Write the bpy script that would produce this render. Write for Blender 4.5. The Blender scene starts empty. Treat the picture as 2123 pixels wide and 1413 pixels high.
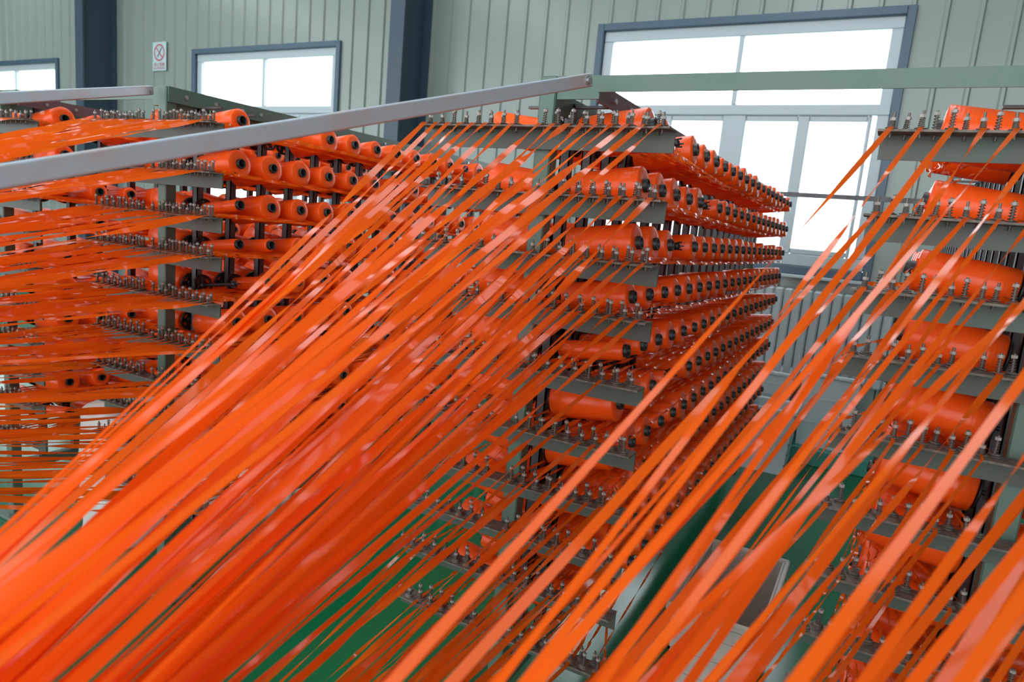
import bpy, math, random
from mathutils import Vector, Matrix

S = 1.2                       # metres per layout unit
rnd = random.Random(11)
COL = bpy.context.scene.collection
V = Vector

# ------------------------------------------------------------------ helpers
class MB:
    """collects shapes (layout units) and links them as ONE mesh object"""
    def __init__(s): s.v = []; s.f = []; s.m = []; s.sm = []; s.off = V((0, 0, 0)); s.rot = None
    def add(s, vs, fs, m=0, smooth=False):
        o = len(s.v)
        for p in vs:
            p = V(p)
            if s.rot is not None: p = s.rot @ p
            s.v.append(p + s.off)
        for f in fs:
            s.f.append([i + o for i in f]); s.m.append(m); s.sm.append(smooth)
    def box(s, a, b, m=0, bev=0.0):
        x0, y0, z0 = [min(a[i], b[i]) for i in range(3)]; x1, y1, z1 = [max(a[i], b[i]) for i in range(3)]
        if bev <= 0:
            s.add([(x0, y0, z0), (x1, y0, z0), (x1, y1, z0), (x0, y1, z0), (x0, y0, z1), (x1, y0, z1), (x1, y1, z1), (x0, y1, z1)],
                  [(3, 2, 1, 0), (4, 5, 6, 7), (0, 1, 5, 4), (1, 2, 6, 5), (2, 3, 7, 6), (3, 0, 4, 7)], m)
            return
        e = min(bev, (x1 - x0) * .45, (y1 - y0) * .45, (z1 - z0) * .45)
        vs = []; idx = {}
        for i, X in enumerate((x0, x1)):
            for j, Y in enumerate((y0, y1)):
                for k, Z in enumerate((z0, z1)):
                    sx, sy, sz = (e, -e)[i], (e, -e)[j], (e, -e)[k]
                    for ax, p in enumerate(((X, Y + sy, Z + sz), (X + sx, Y, Z + sz), (X + sx, Y + sy, Z))):
                        idx[i, j, k, ax] = len(vs); vs.append(p)
        fs = []
        g = lambda i, j, k, a: idx[i, j, k, a]
        for i in (0, 1):
            q = [g(i, 0, 0, 0), g(i, 1, 0, 0), g(i, 1, 1, 0), g(i, 0, 1, 0)]; fs.append(q if i else q[::-1])
            q = [g(0, i, 0, 1), g(0, i, 1, 1), g(1, i, 1, 1), g(1, i, 0, 1)]; fs.append(q if i else q[::-1])
            q = [g(0, 0, i, 2), g(1, 0, i, 2), g(1, 1, i, 2), g(0, 1, i, 2)]; fs.append(q if i else q[::-1])
        for i in (0, 1):
            for j in (0, 1):
                a = [g(i, j, 0, 0), g(i, j, 1, 0), g(i, j, 1, 1), g(i, j, 0, 1)]; fs.append(a if i != j else a[::-1])
                a = [g(i, 0, j, 0), g(i, 1, j, 0), g(i, 1, j, 2), g(i, 0, j, 2)]; fs.append(a if i == j else a[::-1])
                a = [g(0, i, j, 1), g(1, i, j, 1), g(1, i, j, 2), g(0, i, j, 2)]; fs.append(a if i != j else a[::-1])
                for k in (0, 1):
                    a = [g(i, j, k, 0), g(i, j, k, 1), g(i, j, k, 2)]; fs.append(a if (i + j + k) % 2 else a[::-1])
        s.add(vs, fs, m)
    def beam(s, p, q, w, h, m=0, up=(0, 0, 1)):
        """square bar from p to q, w across, h along 'up'"""
        p, q = V(p), V(q); t = (q - p).normalized(); b = t.cross(V(up)).normalized(); n = b.cross(t)
        vs = []
        for c in (p, q):
            for a, d in ((-1, -1), (1, -1), (1, 1), (-1, 1)): vs.append(c + b * (a * w / 2) + n * (d * h / 2))
        s.add(vs, [(0, 1, 2, 3), (7, 6, 5, 4), (0, 4, 5, 1), (1, 5, 6, 2), (2, 6, 7, 3), (3, 7, 4, 0)], m)
    def lathe(s, prof, p=(0, 0, 0), axis=(1, 0, 0), n=24, m=0, smooth=True):
        """prof: list of (along, radius)"""
        ax = V(axis).normalized(); u = ax.orthogonal().normalized(); w = ax.cross(u); p = V(p)
        vs = []
        for (a, r) in prof:
            for k in range(n):
                t = 2 * math.pi * k / n
                vs.append(p + ax * a + (u * math.cos(t) + w * math.sin(t)) * r)
        fs = []
        for i in range(len(prof) - 1):
            for k in range(n):
                k2 = (k + 1) % n
                fs.append((i * n + k, i * n + k2, (i + 1) * n + k2, (i + 1) * n + k))
        s.add(vs, fs, m, smooth)
    def cyl(s, p, q, r, n=12, m=0, smooth=True):
        p, q = V(p), V(q); L = (q - p).length
        s.lathe([(0, 0), (0, r)], p, q - p, n, m, False)
        s.lathe([(0, r), (L, r)], p, q - p, n, m, smooth)
        s.lathe([(L, r), (L, 0)], p, q - p, n, m, False)
    def tube(s, pts, r, n=5, m=0):
        pts = [V(p) for p in pts]; vs = []; fs = []
        for i, p in enumerate(pts):
            t = (pts[min(i + 1, len(pts) - 1)] - pts[max(i - 1, 0)]).normalized()
            u = t.cross(V((0.13, .2, 1))).normalized(); w = t.cross(u)
            for k in range(n):
                a = 2 * math.pi * k / n; vs.append(p + (u * math.cos(a) + w * math.sin(a)) * r)
        for i in range(len(pts) - 1):
            for k in range(n):
                k2 = (k + 1) % n; fs.append((i * n + k, i * n + k2, (i + 1) * n + k2, (i + 1) * n + k))
        s.add(vs, fs, m, True)
    def ribbon(s, pts, w, ang, m=0):
        """flat tape: ang(i) twists it about its own run"""
        vs = []; fs = []; N = len(pts)
        for i, p in enumerate(pts):
            t = (pts[min(i + 1, N - 1)] - pts[max(i - 1, 0)]).normalized()
            b = t.cross(V((0, 0, 1)))
            b = b.normalized() if b.length > 1e-5 else V((1, 0, 0))
            n = b.cross(t); a = ang[i]; d = (b * math.cos(a) + n * math.sin(a)) * (w[i] / 2)
            vs += [p - d, p + d]
        for i in range(N - 1): fs.append((2 * i, 2 * i + 1, 2 * i + 3, 2 * i + 2))
        s.add(vs, fs, m, True)
    def mesh(s, name, mats):
        me = bpy.data.meshes.new(name)
        me.from_pydata([tuple(p * S) for p in s.v], [], s.f)
        mats = mats if isinstance(mats, (list, tuple)) else [mats]
        for m in mats: me.materials.append(m)
        me.polygons.foreach_set('material_index', s.m); me.polygons.foreach_set('use_smooth', s.sm)
        me.update(); return me
    def build(s, name, mats, parent=None):
        return link(name, s.mesh(name, mats), parent)

def link(name, data, parent=None, loc=None, rot=None):
    o = bpy.data.objects.new(name, data); COL.objects.link(o)
    if parent is not None: o.parent = parent
    if loc is not None: o.location = V(loc) * S
    if rot is not None: o.rotation_euler = rot
    return o
def tag(o, label, cat, group=None, kind=None):
    o['label'] = label; o['category'] = cat
    if group: o['group'] = group
    if kind: o['kind'] = kind
    return o
def empty(name, loc=(0, 0, 0), rot=None): return link(name, None, None, loc, rot)
def struct(o, label=None):
    o['kind'] = 'structure'
    if label: o['label'] = label
    return o

# ------------------------------------------------------------------ camera numbers (2123 x 1413 frame)
FX, CX, CY = 1415.0, 1061.5, 706.5
Yc = V((1840 - CX, -(539 - CY), -FX)).normalized()
Zc = -V((310 - CX, -(9060 - CY), -FX)); Zc = (Zc - Yc * Zc.dot(Yc)).normalized()
Xc = Yc.cross(Zc)
CAM = V((0, 0, 1.4))
RW = Matrix((Xc, Yc, Zc))          # camera axes -> world axes
def pix(p):
    c = RW.transposed() @ (V(p) - CAM)
    d = -c.z
    if d < .05: return None
    return CX + FX * c.x / d, CY - FX * c.y / d, d
def seen(p, mar=20):
    q = pix(p)
    return q is not None and -mar < q[0] < 2123 + mar and -mar < q[1] < 1413 + mar

# ------------------------------------------------------------------ materials
def mat(name, color, rough=.5, metal=0.0, spec=.5, noise=None, bump=None, coat=0.0):
    m = bpy.data.materials.new(name); m.use_nodes = True
    nt = m.node_tree; b = nt.nodes['Principled BSDF']
    b.inputs['Base Color'].default_value = (*color, 1); b.inputs['Roughness'].default_value = rough
    b.inputs['Metallic'].default_value = metal; b.inputs['Specular IOR Level'].default_value = spec
    b.inputs['Coat Weight'].default_value = coat
    tc = nt.nodes.new('ShaderNodeTexCoord')
    if noise:
        col2, scale, lo, hi = noise
        n = nt.nodes.new('ShaderNodeTexNoise'); n.inputs['Scale'].default_value = scale; n.inputs['Detail'].default_value = 5
        r = nt.nodes.new('ShaderNodeMapRange'); r.inputs[1].default_value = lo; r.inputs[2].default_value = hi
        x = nt.nodes.new('ShaderNodeMix'); x.data_type = 'RGBA'
        x.inputs[6].default_value = (*color, 1); x.inputs[7].default_value = (*col2, 1)
        nt.links.new(tc.outputs['Object'], n.inputs['Vector']); nt.links.new(n.outputs['Fac'], r.inputs[0])
        nt.links.new(r.outputs[0], x.inputs[0]); nt.links.new(x.outputs[2], b.inputs['Base Color'])
    if bump:
        kind, scale, strength = bump
        if kind == 'wave':
            w = nt.nodes.new('ShaderNodeTexWave'); w.bands_direction = 'X'; w.inputs['Scale'].default_value = scale
            w.inputs['Distortion'].default_value = .25; w.inputs['Detail Scale'].default_value = 3
        else:
            w = nt.nodes.new('ShaderNodeTexNoise'); w.inputs['Scale'].default_value = scale
        bp = nt.nodes.new('ShaderNodeBump'); bp.inputs['Strength'].default_value = strength; bp.inputs['Distance'].default_value = .004
        nt.links.new(tc.outputs['Object'], w.inputs['Vector'])
        nt.links.new(w.outputs[0], bp.inputs['Height']); nt.links.new(bp.outputs[0], b.inputs['Normal'])
    return m
M = {}
M['tape'] = mat('orange_tape', (.98, .15, .009), .13, spec=.28)
def translucent(m, col, f):
    nt = m.node_tree; b = nt.nodes['Principled BSDF']; out = [n for n in nt.nodes if n.type == 'OUTPUT_MATERIAL'][0]
    t = nt.nodes.new('ShaderNodeBsdfTranslucent'); t.inputs[0].default_value = (*col, 1); x = nt.nodes.new('ShaderNodeMixShader'); x.inputs[0].default_value = f
    nt.links.new(b.outputs[0], x.inputs[1]); nt.links.new(t.outputs[0], x.inputs[2]); nt.links.new(x.outputs[0], out.inputs[0])
translucent(M['tape'], (1.0, .18, .012), .5)
M['wind'] = mat('orange_winding', (.94, .095, .006), .3, spec=.4, bump=('wave', 34, .05))
M['core'] = mat('black_core', (.018, .017, .017), .45)
M['black'] = mat('black_plastic', (.012, .012, .013), .4)
M['green'] = mat('green_paint', (.055, .115, .082), .42, noise=((.085, .125, .10), 7, .35, .7))
M['olive'] = mat('guide_plate_paint', (.055, .058, .046), .45, noise=((.045, .08, .056), 5, .45, .65))
M['dust'] = mat('dusty_steel', (.16, .135, .11), .6, metal=.2, noise=((.09, .08, .07), 60, .4, .6))
M['steel'] = mat('pin_steel', (.15, .13, .11), .5, metal=.5)
M['nut'] = mat('pale_plastic', (.30, .265, .245), .45)
M['upr'] = mat('grey_upright', (.115, .115, .125), .5, metal=.25, noise=((.08, .07, .07), 14, .4, .6))
M['rust'] = mat('brown_angle', (.12, .075, .08), .5, metal=.2)
M['galv'] = mat('galvanised_steel', (.36, .415, .47), .42, metal=.2, noise=((.40, .30, .285), 6.0, .50, .70), bump=('noise', 40, .15))
M['bolt'] = mat('bolt_steel', (.45, .46, .47), .35, metal=.8)
M['wall'] = mat('wall_paint', (.235, .275, .25), .2, spec=.5)
M['trim'] = mat('navy_trim', (.05, .09, .13), .35)
M['navy'] = mat('navy_column', (.032, .058, .085), .4)
M['frame'] = mat('window_plastic', (.40, .46, .485), .35)
M['floor'] = mat('green_floor', (.002, .125, .045), .16, spec=.36, noise=((.004, .105, .042), 1.2, .4, .65), bump=('noise', 3.0, .05))
M['plinth'] = mat('teal_plinth', (.03, .22, .17), .35)
M['rad'] = mat('radiator_enamel', (.37, .41, .425), .4)
M['crate'] = mat('white_crate', (.52, .58, .61), .35)
M['beige'] = mat('beige_crate', (.42, .38, .33), .45, noise=((.34, .31, .27), 9, .4, .7))
M['sack'] = mat('white_sack', (.52, .49, .46), .65, bump=('noise', 9, .8))
M['sign'] = mat('sign_white', (.42, .55, .56), .4)
M['red'] = mat('sign_red', (.45, .09, .14), .5)
M['dark'] = mat('sign_dark', (.05, .09, .10), .5)
M['ceil'] = mat('ceiling_sheet', (.34, .36, .36), .5)
M['gasket'] = mat('window_gasket', (.05, .055, .06), .5)

def glass():
    m = bpy.data.materials.new('window_glass'); m.use_nodes = True; nt = m.node_tree
    for n in list(nt.nodes):
        if n.type != 'OUTPUT_MATERIAL': nt.nodes.remove(n)
    out = [n for n in nt.nodes][0]
    t = nt.nodes.new('ShaderNodeBsdfTransparent'); t.inputs[0].default_value = (.95, .97, .97, 1)
    g = nt.nodes.new('ShaderNodeBsdfGlossy'); g.inputs['Roughness'].default_value = .02
    f = nt.nodes.new('ShaderNodeValue'); f.outputs[0].default_value = .05
    x = nt.nodes.new('ShaderNodeMixShader')
    nt.links.new(f.outputs[0], x.inputs[0]); nt.links.new(t.outputs[0], x.inputs[1]); nt.links.new(g.outputs[0], x.inputs[2])
    nt.links.new(x.outputs[0], out.inputs[0]); return m
M['glass'] = glass()

# ------------------------------------------------------------------ the hall
YW = 5.4
WX = [-2.269, -7.249, -12.20]      # window left edges
WW, WZ0, WZ1 = 2.13, 1.30, 3.0
b = MB(); b.box((-17, -4, -.08), (5, YW + .1, 0)); struct(b.build('floor', M['floor']))

b = MB()
XL, XR, ZT = -17.0, 5.0, 4.9
edges = [XL]
for x in sorted(WX): edges += [x, x + WW]
edges.append(XR)
for i in range(0, len(edges), 2): b.box((edges[i], YW, 0), (edges[i + 1], YW + .08, ZT))
for x in WX:
    b.box((x, YW, 0), (x + WW, YW + .08, WZ0)); b.box((x, YW, WZ1), (x + WW, YW + .08, ZT))
def rib(x, z0, z1):
    h, w0, w1 = .017, .020, .009
    vs = []
    for z in (z0, z1): vs += [(x - w0, YW, z), (x - w1, YW - h, z), (x + w1, YW - h, z), (x + w0, YW, z)]
    b.add(vs, [(0, 4, 5, 1), (1, 5, 6, 2), (2, 6, 7, 3), (0, 1, 2, 3), (7, 6, 5, 4)])
x = XL + .1
while x < XR:
    hit = [w for w in WX if w - .03 < x < w + WW + .03]
    if hit: rib(x, .13, WZ0 - .05); rib(x, WZ1 + .05, ZT)
    else: rib(x, .13, ZT)
    x += .193
struct(b.build('wall_back', M['wall']))

for nm_, xw in (('unseen_wall_left', -17.0), ('unseen_wall_right', 4.92)):  # unseen side walls, added to keep open sky out of the floor reflections
    b = MB(); b.box((xw, -4, 0), (xw + .08, YW, 4.9)); sgn = 1 if xw < 0 else -1
    for k in range(48):
        y_ = -3.9 + k * .193; xx = xw + .08 if xw < 0 else xw
        b.box((xx, y_ - .012, .02), (xx + sgn * .016, y_ + .012, 4.88))
    struct(b.build(nm_, M['wall']))

b = MB(); b.box((-17, 4.86, 0), (5, YW, .115), bev=.006); struct(b.build('baseboard_back', M['plinth']))

# unseen roof sheets added for reflection contrast, open skylight strips between them
b = MB()
for x0, x1 in ((-17, -11.2), (-9.9, -6.4), (-5.1, -1.7), (-.5, 5)): b.box((x0, -4, 4.9), (x1, YW + .1, 4.96))
struct(b.build('ceiling', M['ceil']))

for n, x0 in enumerate(WX, 1):
    root = empty('window_%d' % n, (x0, YW, WZ0)); struct(root)
    fr = MB()
    Y0, Y1 = .005, .055
    def bar(xa, xb, za, zb, ya=Y0, yb=Y1): fr.box((xa, ya, za), (xb, yb, zb), bev=.006)
    H = WZ1 - WZ0
    bar(.0, .075, .085, H - .08); bar(WW - .075, WW, .085, H - .08); bar(0, WW, 0, .085); bar(0, WW, H - .08, H)
    bar(.0, WW, 1.06, 1.135, -.003, .06)                      # transom
    bar(1.065, 1.10, 1.135, H - .08, .0, .050)                      # upper mullion
    bar(.565, .63, .085, 1.06, .01, .058); bar(1.02, 1.19, .085, 1.06, .002, .058); bar(1.55, 1.63, .085, 1.06, .01, .058); bar(2.0, 2.025, .085, 1.06, .01, .05)
    for xa, xb in ((.075, .565), (1.19, 1.55), (.63, 1.02), (1.63, 2.0)):   # sliding sash rails
        bar(xa, xb, .085, .125, .012, .045); bar(xa, xb, 1.02, 1.06, .012, .045)
    fr.build('window_frame', M['frame'], root)
    for (xa, xb, za, zb) in ((.075, 1.065, 1.135, H - .08), (1.10, WW - .075, 1.135, H - .08), (.075, .565, .125, 1.02), (.63, 1.02, .125, 1.02), (1.19, 1.55, .125, 1.02), (1.63, 2.0, .125, 1.02), (2.025, WW - .075, .085, 1.06)):
        g = MB(); g.box((xa - .004, .030, za - .004), (xb + .004, .034, zb + .004)); g.build('window_pane', M['glass'], root)
    t = MB()
    for (xa, xb, za, zb) in ((-.055, 0, -.06, H + .055), (WW, WW + .055, -.06, H + .055), (0, WW, H, H + .055), (0, WW, -.06, 0)):
        t.box((xa, -.03, za), (xb, .05, zb), bev=.004)
    t.build('window_trim', M['trim'], root)
    s_ = MB(); s_.box((-.07, -.075, -.085), (WW + .07, .0, -.062), bev=.004); s_.build('window_sill', M['frame'], root)

for n, x in enumerate((-4.05, -8.82, -13.6)):
    c = MB(); yF, yB, w = 4.98, YW - .02, .155
    c.box((x - w / 2, yF, 0), (x + w / 2, yF + .02, 4.9)); c.box((x - w / 2, yB - .02, 0), (x + w / 2, yB, 4.9)); c.box((x - .008, yF + .02, 0), (x + .008, yB - .02, 4.9))
    o = c.build('pillar', M['navy']); struct(o)

# no-smoking sign
root = empty('wall_sign', (-7.885, YW - .02, 2.835))
tag(root, 'small white no smoking sign with red ring on the ribbed wall', 'sign')
c = MB(); c.box((-.125, -.006, 0), (.125, .0, .325), bev=.002); c.build('sign_board', M['sign'], root)
c = MB()
ring = [(math.cos(t * math.pi / 16), math.sin(t * math.pi / 16)) for t in range(33)]
cz = .205
for (x0_, z0_), (x1_, z1_) in zip(ring[:-1], ring[1:]):
    R0, R1 = .078, .097
    c.add([(x0_ * R0, -.0075, cz + z0_ * R0), (x1_ * R0, -.0075, cz + z1_ * R0), (x1_ * R1, -.0075, cz + z1_ * R1), (x0_ * R1, -.0075, cz + z0_ * R1)], [(0, 1, 2, 3)])
c.add([(-.062, -.0078, cz + .05), (-.05, -.0078, cz + .062), (.062, -.0078, cz - .05), (.05, -.0078, cz - .062)], [(0, 1, 2, 3)])
c.build('prohibition_ring', M['red'], root)
c = MB(); c.beam((-.03, -.0082, cz - .05), (.045, -.0082, cz + .055), .001, .013); c.build('cigarette', M['dark'], root)
def text(body, size, loc, m, parent, name):
    cu = bpy.data.curves.new(name, 'FONT'); cu.body = body; cu.size = size * S; cu.align_x = 'CENTER'; cu.extrude = .0005
    cu.materials.append(m); t = bpy.data.objects.new('tmp', cu); COL.objects.link(t)
    bpy.context.view_layer.update(); me = bpy.data.meshes.new_from_object(t.evaluated_get(bpy.context.evaluated_depsgraph_get()))
    bpy.data.objects.remove(t); return link(name, me, parent, loc, (math.pi / 2, 0, 0))
text('\u7981\u6b62\u5438\u70df', .05, (0, -.0075, .052), M['red'], root, 'lettering')
text('NO SMOKING', .034, (0, -.0075, .018), M['red'], root, 'lettering')

# radiator under the first window
root = empty('radiator', (-.95, 5.26, .52)); tag(root, 'pale grey column radiator on the wall under the big window', 'radiator')
c = MB(); c.box((0, -.02, .02), (1.55, .03, .06), bev=.008); c.box((0, -.02, .56), (1.55, .03, .60), bev=.008); c.build('header_pipe', M['rad'], root)
for k in range(24):
    c = MB(); x = .02 + k * .0645
    c.box((x, -.045, .0), (x + .0585, .045, .62), bev=.010); c.build('radiator_section', M['rad'], root)
c = MB(); c.box((.1, .045, .1), (.13, .115, .14)); c.box((1.4, .045, .1), (1.43, .115, .14)); c.build('wall_bracket', M['rad'], root)

# ------------------------------------------------------------------ storage crates
def crate(name, loc, sx, sy, sz, m, label, cat, ribs=5, rot=0.0, parts=True):
    root = empty(name, loc, (0, 0, rot)); tag(root, label, cat)
    t = .010; c = MB(); k = .04 * min(sx, sy) + .01
    # tapered tub: bottom smaller than top, open
    def ring_(ix, iy, z): return [(-ix, -iy, z), (ix, -iy, z), (ix, iy, z), (-ix, iy, z)]
    hx, hy = sx / 2, sy / 2
    vs = ring_(hx - k, hy - k, 0) + ring_(hx, hy, sz) + ring_(hx - t, hy - t, sz) + ring_(hx - k - t, hy - k - t, t)
    fs = [(3, 2, 1, 0)]
    for i in range(4):
        j = (i + 1) % 4
        fs += [(i, j, 4 + j, 4 + i), (4 + i, 4 + j, 8 + j, 8 + i), (8 + i, 8 + j, 12 + j, 12 + i)]
    fs.append((12, 13, 14, 15)); c.add(vs, fs)
    for q in range(1, ribs):
        z = sz * q / ribs; f = z / sz; ax, ay = hx - k * (1 - f) + .004, hy - k * (1 - f) + .004
        c.box((-ax, -ay, z - .004), (ax, -ay + .008, z + .004)); c.box((-ax, ay - .008, z - .004), (ax, ay, z + .004))
        c.box((-ax, -ay, z - .004), (-ax + .008, ay, z + .004)); c.box((ax - .008, -ay, z - .004), (ax, ay, z + .004))
    c.build('tub', m, root)
    r = MB(); e = .014
    r.box((-hx - e, -hy - e, sz - .02), (hx + e, -hy + .004, sz + .008), bev=.006); r.box((-hx - e, hy - .004, sz - .02), (hx + e, hy + e, sz + .008), bev=.006)
    r.box((-hx - e, -hy + .004, sz - .02), (-hx + .004, hy - .004, sz + .008), bev=.004); r.box((hx - .004, -hy + .004, sz - .02), (hx + e, hy - .004, sz + .008), bev=.004)
    r.build('rim', m, root)
    return root
crate('plastic_crate', (-.60, 5.08, .115), .34, .30, .46, M['crate'], 'tall white ribbed crate on the teal plinth beside the middle creel', 'crate', 6)
crate('plastic_crate', (-.50, 4.62, 0), .30, .30, .42, M['crate'], 'lower white ribbed crate on the floor in front of the plinth', 'crate', 6)
crate('plastic_crate', (-.20, 5.08, .115), .36, .34, .50, M['crate'], 'wide white crate on the teal plinth below the radiator middle', 'crate', 3)
big = crate('parts_crate', (-.283, 2.26, 0), .27, .54, .30, M['beige'], 'beige plastic crate with orange scraps on the floor between two creels', 'crate', 4)

# loose orange scraps lying in the beige crate: nobody could count them
c = MB()
for k in range(60):
    p = V((-.283 + rnd.uniform(-.07, .07), 2.06 + rnd.uniform(0, .14), .02)); pts = []; d = V((rnd.uniform(-1, 1), rnd.uniform(-1, 1), 0)).normalized()
    for i in range(9):
        pts.append(p.copy() + V((0, 0, .02 + .10 * math.sin(i / 8 * math.pi) * rnd.uniform(.5, 1))))
        p += d * .014; d = (d + V((rnd.uniform(-.8, .8), rnd.uniform(-.8, .8), 0))).normalized()
        p.x = max(-.38, min(-.185, p.x)); p.y = max(2.02, min(2.30, p.y))
    c.ribbon(pts, [.010] * 9, [rnd.uniform(-1, 1) + .3 * i for i in range(9)])
tag(c.build('tape_scraps', M['tape']), 'tangle of loose orange tape scraps inside the beige crate', 'tape scraps', kind='stuff')

# white sack standing filled between the far creels
c = MB(); NU, NV = 48, 22; vs = []; fs = []
for q in range(NV + 1):
    v = q / NV; z = .56 * v
    k = 1 if v < .94 else math.sqrt(max(0, 1 - ((v - .94) / .06) ** 2)) * .92 + .08
    k *= .94 + .06 * math.sin(v * 3.0)
    for p in range(NU):
        a = 2 * math.pi * p / NU; ca, sa = math.cos(a), math.sin(a)
        e = (abs(ca) ** 5 + abs(sa) ** 5) ** (-1 / 5)
        wr = 1 + .035 * math.sin(5 * a + 9 * v) * math.sin(13 * v + 2 * a) + .02 * math.sin(11 * a - 17 * v)
        vs.append((.150 * e * ca * k * wr, .21 * e * sa * k * wr, z + .018 * math.sin(4 * a) * (v > .8)))
for q in range(NV):
    for p in range(NU):
        p2 = (p + 1) % NU; fs.append((q * NU + p, q * NU + p2, (q + 1) * NU + p2, (q + 1) * NU + p))
fs.append(tuple(range(NU - 1, -1, -1))); fs.append(tuple(NV * NU + p for p in range(NU)))
c.add(vs, fs, 0, True)
o = c.build('woven_sack', M['sack']); o.location = V((-2.595, 1.70, 0)) * S
tag(o, 'rumpled white woven sack standing on the green floor between two far creels', 'sack')

# ------------------------------------------------------------------ creels
PLZ = [1.622, 1.478, 1.345, 1.226, 1.082, .935, .800, .675, .55, .405]     # tops of the guide plates
ROWZ = [1.657, 1.522, 1.390, 1.262, 1.131, 1.001, .870, .738, .606, .474]  # spool axes at their free ends
Y0S, PITCH, NC = 1.566, .1335, 21
ORD = ['first', 'second', 'third', 'fourth', 'fifth', 'sixth', 'seventh', 'eighth', 'ninth', 'tenth', 'eleventh', 'twelfth', 'thirteenth', 'fourteenth', 'fifteenth', 'sixteenth', 'seventeenth', 'eighteenth', 'nineteenth', 'twentieth', 'twenty-first']
CREELS = {'mid': (-.725, 'middle creel'), 'end': (.255, 'crate-side creel'), 'far': (-2.088, 'wide-aisle creel'), 'out': (-3.085, 'outermost creel')}
TILT = math.radians(8)

# guide pins: two looks
def pin_mb(kind, seg=6, coil=True):
    c = MB(); tip, nut, spr = ((.038, .030, .0295), (.031, .0165, .016), (.034, .022, .0215))[kind]
    c.lathe([(0, 0), (0, .0115), (.0012, .0115), (.0018, .004)], (0, 0, 0), (0, 0, 1), 14, 1)
    c.lathe([(.0022, .003), (.0034, .0100), (.0046, .0100), (.0052, .003)], (0, 0, 0), (0, 0, 1), 14, 1)
    c.cyl((0, 0, -.012), (0, 0, tip), .0023, seg, 0)
    if coil:
        turns = 5; pts = []
        for i in range(turns * 8 + 1):
            t = i / (turns * 8); a = t * turns * 2 * math.pi; r = .0052 - .0012 * t
            pts.append((r * math.cos(a), r * math.sin(a), .0055 + t * (spr - .0055)))
        c.tube(pts, .0008, 4, 0)
    h = .0052
    c.lathe([(nut, 0), (nut, .0052), (nut + h, .0052), (nut + h, 0)], (0, 0, 0), (0, 0, 1), 6, 2, False)
    return c
PIN = [pin_mb(k).mesh('tension_pin', [M['steel'], M['dust'], M['nut']]) for k in range(3)]
PINRAW = [pin_mb(k, 5, True) for k in range(3)]

def pin_places(cx):
    """(x, y, order) of every pin on a plate; order counts the front row only"""
    out = []
    if abs(cx - .255) < .01:
        xs = [cx - .285 + k * .0445 for k in range(6)] + [cx + .03 + k * .0445 for k in range(6)]
        return [(x, 1.390, k) for k, x in enumerate(xs)] + [(x + .022, 1.414, None) for x in xs]
    xs = [cx - .285 + k * .0338 for k in range(8)] + [cx + .02 + k * .0334 for k in range(9)]
    for k, x in enumerate(xs): out.append((x, 1.390, k))
    xr = [cx - .285 + .017 + k * .0338 for k in range(7)] + [cx + .037 + k * .0334 for k in range(8)]
    for x in xr: out.append((x, 1.414, None))
    return out

def flange_mesh():
    c = MB(); r0, n = .037, 30
    holes = 5
    # disc with round holes: rim ring, hub ring and spokes
    c.lathe([(0, .029), (0, r0), (.005, r0), (.005, .029), (0, .029)], n=n)
    c.lathe([(0, .0), (0, .014), (.012, .013), (.012, 0)], n=18)
    for k in range(holes):
        a = 2 * math.pi * k / holes; d = V((0, math.cos(a), math.sin(a))); e = V((0, -math.sin(a), math.cos(a)))
        vs = []
        for xx in (0, .005):
            for rr, w in ((.012, .0085), (.021, .006), (.030, .0095)):
                vs += [V((xx, 0, 0)) + d * rr - e * w, V((xx, 0, 0)) + d * rr + e * w]
        c.add(vs, [(1, 0, 2, 3), (3, 2, 4, 5), (6, 7, 9, 8), (8, 9, 11, 10), (0, 6, 8, 2), (2, 8, 10, 4), (7, 1, 3, 9), (9, 3, 5, 11)])
    return c.mesh('flange', M['black'])
def rod_mesh():
    c = MB(); c.cyl((-.012, 0, 0), (.165, 0, 0), .0052, 10)
    c.lathe([(.150, .0052), (.152, .0105), (.166, .0105), (.170, .006), (.170, 0)], n=12)
    for k in range(3):
        a = k * 2.1; c.beam((.150, .009 * math.cos(a), .009 * math.sin(a)), (.178, .0125 * math.cos(a), .0125 * math.sin(a)), .004, .004)
    return c.mesh('spindle', M['black'])
FLANGE, ROD = flange_mesh(), rod_mesh()

creel_root = {}
stuff_spin = MB()
def side_frame(cx, side, row, col):
    """place and turn of a spindle: +1 faces larger x, -1 smaller x"""
    base = V((cx + side * .030, Y0S + col * PITCH, ROWZ[row] - .195 * math.sin(TILT)))
    rot = Matrix.Rotation(0 if side > 0 else math.pi, 3, 'Z') @ Matrix.Rotation(-TILT, 3, 'Y')
    return base, rot

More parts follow.
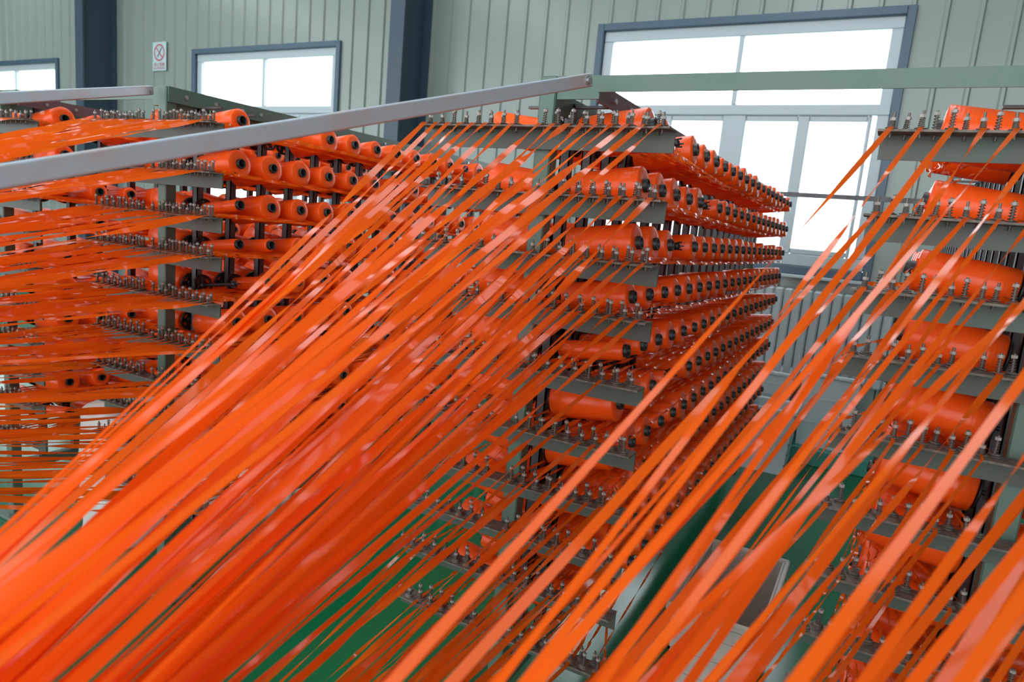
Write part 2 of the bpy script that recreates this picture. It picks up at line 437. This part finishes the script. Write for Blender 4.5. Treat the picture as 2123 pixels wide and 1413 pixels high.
WANT = {('mid', 1): 20, ('far', 1): 20, ('mid', -1): 7, ('far', -1): 8, ('out', 1): 14, ('end', -1): 4, ('end', 1): 2, ('out', -1): 9}
EMPTY_AT = {('mid', 1, 2, 3), ('mid', 1, 1, 5), ('mid', 1, 5, 4), ('far', 1, 4, 0), ('far', 1, 0, 1), ('far', 1, 0, 2), ('mid', 1, 0, 2), ('far', 1, 4, 5), ('mid', 1, 7, 3), ('end', -1, 1, 2)}
RAD = {('mid', 1, 0, 0): .040, ('mid', 1, 0, 1): .036, ('mid', 1, 1, 0): .0455, ('mid', 1, 1, 1): .0455, ('mid', 1, 2, 0): .0455, ('mid', 1, 2, 1): .0455, ('mid', 1, 2, 2): .041,
       ('mid', 1, 3, 0): .0385, ('mid', 1, 3, 1): .0385, ('mid', 1, 4, 0): .0235, ('mid', 1, 4, 1): .026, ('mid', 1, 4, 2): .037, ('mid', 1, 5, 0): .0455, ('mid', 1, 6, 0): .041, ('mid', 1, 7, 0): .036,
       ('far', 1, 0, 0): .0385, ('far', 1, 1, 0): .0455, ('far', 1, 1, 1): .0455, ('far', 1, 1, 2): .0455, ('far', 1, 1, 3): .041, ('far', 1, 2, 0): .020, ('far', 1, 2, 1): .0455, ('far', 1, 2, 2): .041,
       ('far', 1, 3, 0): .020, ('far', 1, 3, 1): .0235, ('far', 1, 3, 2): .031, ('far', 1, 3, 3): .0385, ('far', 1, 4, 1): .0235, ('far', 1, 5, 0): .0455, ('out', 1, 0, 0): .0455,
       ('end', -1, 0, 0): .0455, ('end', -1, 1, 0): .041, ('end', -1, 2, 0): .041, ('end', -1, 3, 0): .0455, ('end', -1, 4, 0): .0455}
RS = [.020, .0235, .026, .031, .036, .0385, .041, .0455]
def pick_r():
    q = rnd.random()
    return .0455 if q < .22 else .041 if q < .5 else .0385 if q < .72 else .036 if q < .86 else .031 if q < .94 else .0235
spots = []
for (cr, side), n in WANT.items():
    for row in range(10):
        for col in range(n):
            if (cr, side, row, col) in EMPTY_AT: continue
            r = RAD.get((cr, side, row, col)) or pick_r()
            spots.append((cr, side, row, col, min(RS, key=lambda q: abs(q - r))))

for key, (cx, nm) in CREELS.items():
    root = empty('tape_creel', (cx, 1.45, 0)); creel_root[key] = root
    tag(root, {'mid': 'green steel spool creel in front of the big window, holding the long tie bar',
               'end': 'green steel spool creel cut by the picture edge, beside the beige crate',
               'far': 'green steel creel across the wide aisle, holding the shorter tie bar',
               'out': 'outermost green steel creel, mostly hidden behind orange tapes'}[key], 'creel', 'spool creels')
    O = V((cx, 1.45, 0))
    def part(name, m, fn, parent=root):
        c = MB(); fn(c); o = c.build(name, m, parent); return o
    YB = Y0S + (NC - 1) * PITCH + .08
    part('post', M['green'], lambda c: c.box((-.020, -.018, 0), (.020, .022, 1.738), bev=.003))
    part('post', M['green'], lambda c: c.box((-.020, YB - 1.45, 0), (.020, YB - 1.41, 1.738), bev=.003))
    part('foot_plate', M['green'], lambda c: c.box((-.10, -.05, 0), (.10, .06, .012), bev=.002))
    part('foot_plate', M['green'], lambda c: c.box((-.10, YB - 1.48, 0), (.10, YB - 1.38, .012), bev=.002))
    part('header_arm', M['green'], lambda c: (c.box((.020, -.012, 1.688), (.122, -.006, 1.738)), c.box((.020, -.006, 1.732), (.122, .020, 1.738)))) if key != 'far' else part('header_arm', M['green'], lambda c: c.box((-.060, -.010, 1.680), (-.020, .010, 1.705)))
    def rail(c):
        c.box((.002, .022, 1.664), (.008, YB - 1.45, 1.712)); c.box((-.016, .022, 1.706), (.002, YB - 1.45, 1.712))
    part('top_rail', M['green'], rail)
    sidem = M['green'] if key == 'far' else M['rust']
    def rail2(c):
        if key == 'far': c.box((.020, -.012, 1.690), (.026, YB - 1.45, 1.737)); c.box((.010, .03, 1.731), (.020, YB - 1.45, 1.737))
        else: c.box((.112, .0, 1.684), (.117, YB - 1.45, 1.724)); c.box((.080, .0, 1.719), (.112, YB - 1.45, 1.724))
    part('side_rail', sidem, rail2)
    part('bottom_rail', M['green'], lambda c: c.box((-.015, .022, .20), (.015, YB - 1.45, .24)))
    for k in range(8):
        y = .10 + k * .11 if k < 3 else .40 + (k - 3) * .35
        part('bolt_head', M['bolt'], lambda c: (c.cyl((.116, y, 1.704), (.121, y, 1.704), .0065, 8) if key != 'far' else c.cyl((.0255, y - .05, 1.714), (.0305, y - .05, 1.714), .0065, 8)))
    for k in range(NC):
        y = Y0S + k * PITCH - 1.45
        def upr(c):
            c.box((-.013, y - .012, .20), (.013, y - .009, 1.70)); c.box((-.013, y - .012, .20), (-.010, y + .012, 1.70)); c.box((.010, y - .012, .20), (.013, y + .012, 1.70))
            c.beam((-.115, y, 1.694), (.115, y, 1.694), .012, .006)
        part('upright', M['upr'], upr)
    for i, z in enumerate(PLZ):
        gp = link('guide_plate', None, root)
        c = MB(); c.box((-.305, -.078, z - .004), (.307, -.0265, z), m=1); c.box((-.300, -.031, z - .046), (.306, -.0265, z - .004))
        c.box((-.014, -.027, z - .040), (.014, -.018, z - .008))
        me = c.mesh('guide_plate', [M['olive'], M['dust']])
        bpy.data.objects.remove(gp); gp = link('guide_plate', me, root)
        gp['pl'] = i
    del gp

# pins: the 100 largest of each creel as sub-parts, the rest one sub-part
plates = {k: sorted([o for o in creel_root[k].children if o.name.startswith('guide_plate')], key=lambda o: o['pl']) for k in CREELS}
for k in plates:
    for o in plates[k]: del o['pl']
for key, (cx, nm) in CREELS.items():
    cand = []
    for i, z in enumerate(PLZ):
        for (x, y, order) in pin_places(cx):
            q = pix((x, y, z + .02)); kind = rnd.choice((0, 1, 2, 1)) if order is not None else rnd.choice((0, 2, 0))
            sc = (1 / q[2]) * (1 if 0 < q[0] < 2123 and 0 < q[1] < 1413 else .1) * (1.0 if order is not None else .9) * (1 if i < 7 else .8)
            cand.append((sc, i, x, y, z, kind, rnd.uniform(0, 6.28)))
    cand.sort(key=lambda t: -t[0])
    for (sc, i, x, y, z, kind, a) in cand[:100]:
        link('tension_pin', PIN[kind], plates[key][i], (x - cx, y - 1.45, z), (rnd.uniform(-.05, .05), rnd.uniform(-.05, .05), a))
    rest = MB()
    for (sc, i, x, y, z, kind, a) in cand[100:]:
        raw = PINRAW[kind]; off = V((x - cx, y - 1.45, z)); o0 = len(rest.v)
        rest.v += [p + off for p in raw.v]; rest.f += [[q + o0 for q in f] for f in raw.f]; rest.m += raw.m; rest.sm += raw.sm
    o = rest.build('tension_pins', [M['steel'], M['dust'], M['nut']], creel_root[key]); o['kind'] = 'stuff'

# spindles: the 100 largest of each creel as parts, the rest one part
for key, (cx, nm) in CREELS.items():
    cand = []
    for (cr, side), n in WANT.items():
        if cr != key: continue
        for row in range(10):
            for col in range(n):
                base, rot = side_frame(cx, side, row, col); q = pix(base)
                sc = (1 / q[2] if q else 0) * (2 if (cr, side, row, col) in EMPTY_AT else 1) * (1 if q and seen(base) else .1)
                cand.append((sc, base, rot))
    cand.sort(key=lambda t: -t[0])
    for sc, base, rot in cand[:50]:
        o = link('spindle', ROD, creel_root[key], base - V((cx, 1.45, 0)), rot.to_euler())
        link('flange', FLANGE, o)
    rest = MB()
    for sc, base, rot in cand[50:]:
        for src in (ROD, FLANGE):
            rest.off = base - V((cx, 1.45, 0)); rest.rot = rot
            rest.add([v.co / S for v in src.vertices], [list(p.vertices) for p in src.polygons], 0, False)
    if rest.v:
        o = rest.build('spindles', M['black'], creel_root[key]); o['kind'] = 'stuff'

# ------------------------------------------------------------------ spools
def wind_mb(r, n=36):
    c = MB(); L0, L1 = .008, .176
    ri = .0155
    c.lathe([(L0, ri), (L0, r - .003), (L0 + .003, r), (.06, r + .0006), (.12, r + .0004), (L1 - .003, r), (L1, r - .003), (L1 + .0015, (r + ri) / 2), (L1, ri)], n=n)
    return c
def core_mb(n=20):
    c = MB(); c.lathe([(.004, .0125), (.004, .0158), (.186, .0158), (.187, .0150), (.187, .0128), (.186, .0122), (.12, .0122), (.004, .0125)], n=n)
    c.lathe([(.15, .0122), (.15, 0)], n=n)
    return c
WIND = {r: wind_mb(r).mesh('tape_winding', M['wind']) for r in RS}
CORE = core_mb().mesh('core_tube', M['core'])
wt = {('mid', 1): 1.0, ('far', 1): 1.0, ('mid', -1): .62, ('far', -1): .55, ('out', 1): .7, ('end', -1): .8, ('end', 1): .4, ('out', -1): .2}
def spool_score(t):
    cr, side, row, col, r = t
    base, rot = side_frame(CREELS[cr][0], side, row, col); p = base + rot @ V((.17, 0, 0)); q = pix(p)
    if q is None or not seen(p, 40): return 0
    s = r / q[2] * wt[(cr, side)]
    if cr == 'far' and row >= 6: s *= .25
    if cr in ('far', 'out') and row >= 8: s *= .5
    if cr == 'mid' and row >= 8: s *= .6
    if cr == 'end' and col > 1: s *= .4
    return s
spots.sort(key=lambda t: -spool_score(t))
FACE = {('mid', 1): 'crate-aisle side', ('mid', -1): 'wide-aisle side', ('far', 1): 'near side', ('far', -1): 'hidden side', ('out', 1): 'near side', ('end', -1): 'near side', ('end', 1): 'outer side', ('out', -1): 'outer side'}
rest_w, rest_c = MB(), MB()
WR = {r: wind_mb(r, 20) for r in RS}; CR = core_mb(12)
for idx, (cr, side, row, col, r) in enumerate(spots):
    base, rot = side_frame(CREELS[cr][0], side, row, col)
    if idx < 300:
        root = link('tape_spool', None, None, base, rot.to_euler())
        size = 'full' if r > .04 else 'medium' if r > .03 else 'thin'
        tag(root, '%s orange spool, %s from the front, %s row, %s of %s' % (size, ORD[col], ORD[row], FACE[(cr, side)], CREELS[cr][1]), 'spool', 'orange tape spools on the creels')
        link('tape_winding', WIND[r], root, None, (rnd.uniform(0, 6.28), 0, 0)); link('core_tube', CORE, root)
    else:
        for dst, src in ((rest_w, WR[r]), (rest_c, CR)):
            dst.off = base; dst.rot = rot; dst.add(src.v, src.f, 0, True)
root = empty('tape_spools', (0, 0, 0)); tag(root, 'the remaining small orange spools deep inside the creels', 'spools', kind='stuff')
o = rest_w.build('tape_windings', M['wind'], root); o['kind'] = 'stuff'
o = rest_c.build('core_tubes', M['core'], root); o['kind'] = 'stuff'

# ------------------------------------------------------------------ tapes
YE = -.30
def tape_end(key, order, i, x, z):
    cx = CREELS[key][0]; u = (x - cx) / .3
    if key == 'mid': return V((-.395 + .02 * u, YE, .915 - .085 * (1 - u) * .5 + .03 * (z - 1.0)))
    if key == 'end': return V((-.305 + .03 * u + rnd.gauss(0, .022), YE, .80 + .03 * u + .03 * (z - 1.0)))
    if key == 'far': return V((-1.93 + .10 * (u - 1), YE, 1.01 + .08 * (z - 1.0)))
    return V((-2.95 + .1 * u, YE, 1.01 + .08 * (z - 1.0)))
def smooth_path(a, bb, n, sag): return [a.lerp(bb, k / n) - V((0, 0, sag * 4 * (k / n) * (1 - k / n))) for k in range(n + 1)]
tapes = []
clump = {(k, i, h): V((rnd.gauss(0, .012), 0, rnd.gauss(0, .02))) for k in CREELS for i in range(10) for h in (0, 1, 2)}
for key, (cx, nm) in CREELS.items():
    for i, z in enumerate(PLZ):
        for (x, y, order) in pin_places(cx):
            if order is None: continue
            if key == 'out' and order < 8: continue
            half0 = 8
            if key == 'mid' and order < half0 and i >= 6 and rnd.random() < (.8 if i < 8 else .35): continue
            if key == 'mid' and order >= half0 and i >= 8 and rnd.random() < .2: continue
            if key == 'far' and i >= 6 and rnd.random() < .3: continue
            if key == 'mid' and i >= 4 and rnd.random() < .20: continue
            if key == 'end' and ((i >= 4 and rnd.random() < .15) or (order >= 6 and rnd.random() < .4)): continue
            P = V((x, 1.390, z + .0055)); Pb = V((x, 1.440, z + .008)); F = V((x, 1.366, z + .0025))
            E = tape_end(key, order, i, x, z) + clump[key, i, order // 6] + V((rnd.gauss(0, .013), 0, rnd.gauss(0, .013)))
            nF = 40
            front = smooth_path(F, E, nF, abs(rnd.gauss(0, .008)))
            f1, f2 = rnd.uniform(.8, 2.0), rnd.uniform(2.5, 5.5); p1, p2 = rnd.uniform(0, 6.28), rnd.uniform(0, 6.28)
            A, B = rnd.uniform(.2, .7), rnd.uniform(.3, 1.3)
            turn = math.pi * rnd.choice((0, 0, 1, -1)); tc = rnd.uniform(.12, .45)
            bias = rnd.uniform(-.35, .35) if key in ('mid', 'end') else rnd.uniform(.25, .85)
            ang = []
            for k in range(nF + 1):
                s = k / nF; e = min(1, s / .06)
                ang.append(e * (bias + A * math.sin(6.28 * f1 * s + p1) * (1 - .6 * s) + B * math.sin(6.28 * f2 * s + p2) * max(0, 1 - 1.5 * s)) + turn / (1 + math.exp(-(s - tc) * 26)))
            w0 = rnd.uniform(.0095, .0138) * (1.15 if key == 'far' else 1) * (.78 if key != 'far' and i >= 4 else 1) * (.74 if key == 'end' else .95)
            wid = [w0 * (1 + .12 * math.sin(6.28 * f1 * k / nF + p2)) for k in range(nF + 1)]
            # back run to the spool
            half = 6 if key == 'end' else 8
            side = 1 if order >= half else -1
            n_ = WANT[(key, side)]
            j = (order - half) if side > 0 else (half - 1 - order)
            cols = max(1, n_)
            col = min(cols - 1 if cols > 1 else 0, int((8 - j) * max(cols, 8) / 9 * .98 + rnd.uniform(0, 1.4)))
            col = max(0, min(max(cols, 8) - 1, col))
            base, rot = side_frame(cx, side, i, col)
            Q = base + rot @ V((rnd.uniform(.12, .175), 0, 0)) - V((0, 0, .036))
            nB = max(4, int((Q.y - 1.44) / .035))
            back = smooth_path(Q, Pb, nB, rnd.uniform(.0, .006) )
            ph, fr_ = rnd.uniform(0, 6.28), rnd.uniform(.25, .6)
            angb = [(ph + fr_ * (nB - k)) * min(1, (nB - k) / 3) for k in range(nB + 1)]
            pts = back + [P] + front; an = angb + [0] + ang; ww = [w0] * len(back) + [w0] + wid
            sc = 0
            for k in range(0, nF + 1, 2):
                if seen(front[k], 0): sc += min(8, 1 / pix(front[k])[2])
            tapes.append((sc, key, i, order, pts, ww, an))
tapes.sort(key=lambda t: -t[0])
rest = MB()
# runs from the rear pins back to the spools of the same row
for key, side in (('mid', 1), ('far', 1), ('end', -1), ('out', 1)):
    cx = CREELS[key][0]; n_ = max(8, WANT[(key, side)])
    for i, z in enumerate(PLZ):
        rear = [p for p in pin_places(cx) if p[2] is None and (p[0] - cx) * side > 0]
        rear.sort(key=lambda p: abs(p[0] - cx))
        for q, (x, y, o_) in enumerate(rear if key != 'end' else rear[::2]):
            base, rot = side_frame(cx, side, i, min(n_ - 1, int(rnd.uniform(.15, 1) * n_)))
            Q = base + rot @ V((rnd.uniform(.150, .186), 0, 0)) - V((0, 0, rnd.uniform(.047, .056)))
            Pb = V((x, 1.416, z + .004)); n = max(4, int((Q.y - 1.416) / .03))
            pts = smooth_path(Q, Pb, n, rnd.uniform(0, .008)); ph, fr_ = rnd.uniform(0, 6.28), rnd.uniform(.4, .95)
            rest.ribbon(pts, [rnd.uniform(.0055, .0085)] * (n + 1), [(ph + fr_ * (n - k)) * min(1, (n - k) / 3) for k in range(n + 1)])
# short loose tails hanging from the spools beside the beige crate
for i in range(10):
    for q in range(4):
        base, rot = side_frame(CREELS['end'][0], -1, i, 0)
        p = base + rot @ V((rnd.uniform(.16, .19), 0, 0)) + V((0, -.02, rnd.uniform(-.02, .03))); pts = [p.copy()]
        for k in range(9):
            p = p + V((rnd.uniform(-.010, .012), rnd.uniform(-.010, .006), -rnd.uniform(.004, .013))); pts.append(p.copy())
        rest.ribbon(pts, [.004] * 10, [rnd.uniform(0, 3) + .9 * k for k in range(10)])
for idx, (sc, key, i, order, pts, ww, an) in enumerate(tapes):
    if idx < 300:
        c = MB(); c.ribbon(pts, ww, an); o = c.build('orange_tape', M['tape'])
        tag(o, 'orange tape from the %s pin of the %s guide plate, %s' % (ORD[order], ORD[i], CREELS[key][1]), 'tape', 'orange tapes drawn off the creels')
    else: rest.ribbon(pts, ww, an)
tag(rest.build('orange_tapes', M['tape']), 'the remaining orange tapes stretched across from the farther creels', 'tapes', kind='stuff')

# ------------------------------------------------------------------ tie bars and cross beams
def tie_bar(p, q, label):
    root = empty('tie_bar', p); tag(root, label, 'bar')
    p, q = V(p), V(q)
    c = MB(); ax = q - p; u_ = ax.normalized(); b_ = u_.cross(V((0, 0, 1))).normalized(); n_ = b_.cross(u_)
    prof = []
    for (sx, sz, a0) in ((1, 1, 0), (-1, 1, 90), (-1, -1, 180), (1, -1, 270)):
        for k in range(4):
            t_ = math.radians(a0 + 30 * k); prof.append((sx * .0065 + .0035 * math.cos(t_), sz * .0100 + .0035 * math.sin(t_)))
    m_ = len(prof)
    c.add([o_ + b_ * x_ + n_ * z_ for o_ in (V((0, 0, 0)), ax) for (x_, z_) in prof],
          [(k, (k + 1) % m_, m_ + (k + 1) % m_, m_ + k) for k in range(m_)], 0, False)
    c.add([b_ * x_ + n_ * z_ for (x_, z_) in prof], [tuple(range(m_ - 1, -1, -1))])
    c.build('square_tube', M['galv'], root)
    t = (q - p).normalized(); n = t.cross(V((0, 0, 1))).normalized()
    if n.y > 0: n = -n
    c = MB(); a = t * .016; c.cyl(a - n * .014, a + n * .017, .0065, 6); c.build('bolt_head', M['bolt'], root)
    c = MB(); c.cyl(a + n * .010, a + n * .0125, .0095, 14); c.build('washer', M['bolt'], root)
d1 = V((-.28, -.97, -.312))
tie_bar((-.602, 1.372, 1.713), V((-.602, 1.372, 1.713)) + d1 * 1.7, 'long bare galvanised square bar running forward from the middle creel top')
tie_bar((-2.098, 1.400, 1.717), V((-2.098, 1.400, 1.717)) + V((.26, -.52, -.128)) * 3.0, 'shorter bare galvanised bar from the creel across the wide aisle')
def cross_beam(x0, x1, y, z0, z1, label, m):
    c = MB(); c.box((x0, y - .004, z0), (x1, y, z1)); c.box((x0, y, z1 - .004), (x1, y + .03, z1)); tag(c.build('cross_beam', m), label, 'beam')
cross_beam(-.606, .38, 1.438, 1.702, 1.736, 'green angle beam joining the middle creel to the creel at the picture edge', M['green'])
cross_beam(-3.20, -2.112, 1.452, 1.700, 1.736, 'green angle beam joining the two creels across the wide aisle', M['green'])
c = MB(); c.box((-.62, 4.31, 1.712), (.36, 4.33, 1.738)); tag(c.build('cross_beam', M['upr']), 'dark thin bar joining the creels at their far ends before the window', 'beam')

# ------------------------------------------------------------------ light and camera
sc = bpy.context.scene
w = bpy.data.worlds.new('sky'); sc.world = w; w.use_nodes = True; nt = w.node_tree
bg = nt.nodes['Background']
tc = nt.nodes.new('ShaderNodeTexCoord'); sp = nt.nodes.new('ShaderNodeSeparateXYZ'); nt.links.new(tc.outputs['Generated'], sp.inputs[0])
r1 = nt.nodes.new('ShaderNodeMapRange'); r1.interpolation_type = 'SMOOTHSTEP'
for k, v in zip((1, 2, 3, 4), (-.2, .9, 3.45, 5.6)): r1.inputs[k].default_value = v
nt.links.new(sp.outputs['Y'], r1.inputs[0]); nt.links.new(r1.outputs[0], bg.inputs['Strength'])
bg.inputs['Color'].default_value = (.88, .955, 1.0, 1)

cam = bpy.data.cameras.new('camera'); co = bpy.data.objects.new('camera', cam); COL.objects.link(co); sc.camera = co
m4 = RW.to_4x4(); m4.translation = CAM * S; co.matrix_world = m4
cam.sensor_width = 36; cam.lens = FX * 36 / 2123; cam.clip_start = .02; cam.clip_end = 100
cam.dof.use_dof = True; cam.dof.focus_distance = 1.62 * S; cam.dof.aperture_fstop = 4.5
sc.view_settings.view_transform = 'Standard'; sc.view_settings.look = 'None'; sc.view_settings.exposure = 0; sc.view_settings.gamma = 1
sc.view_settings.use_curve_mapping = False
sc.cycles.use_denoising = True
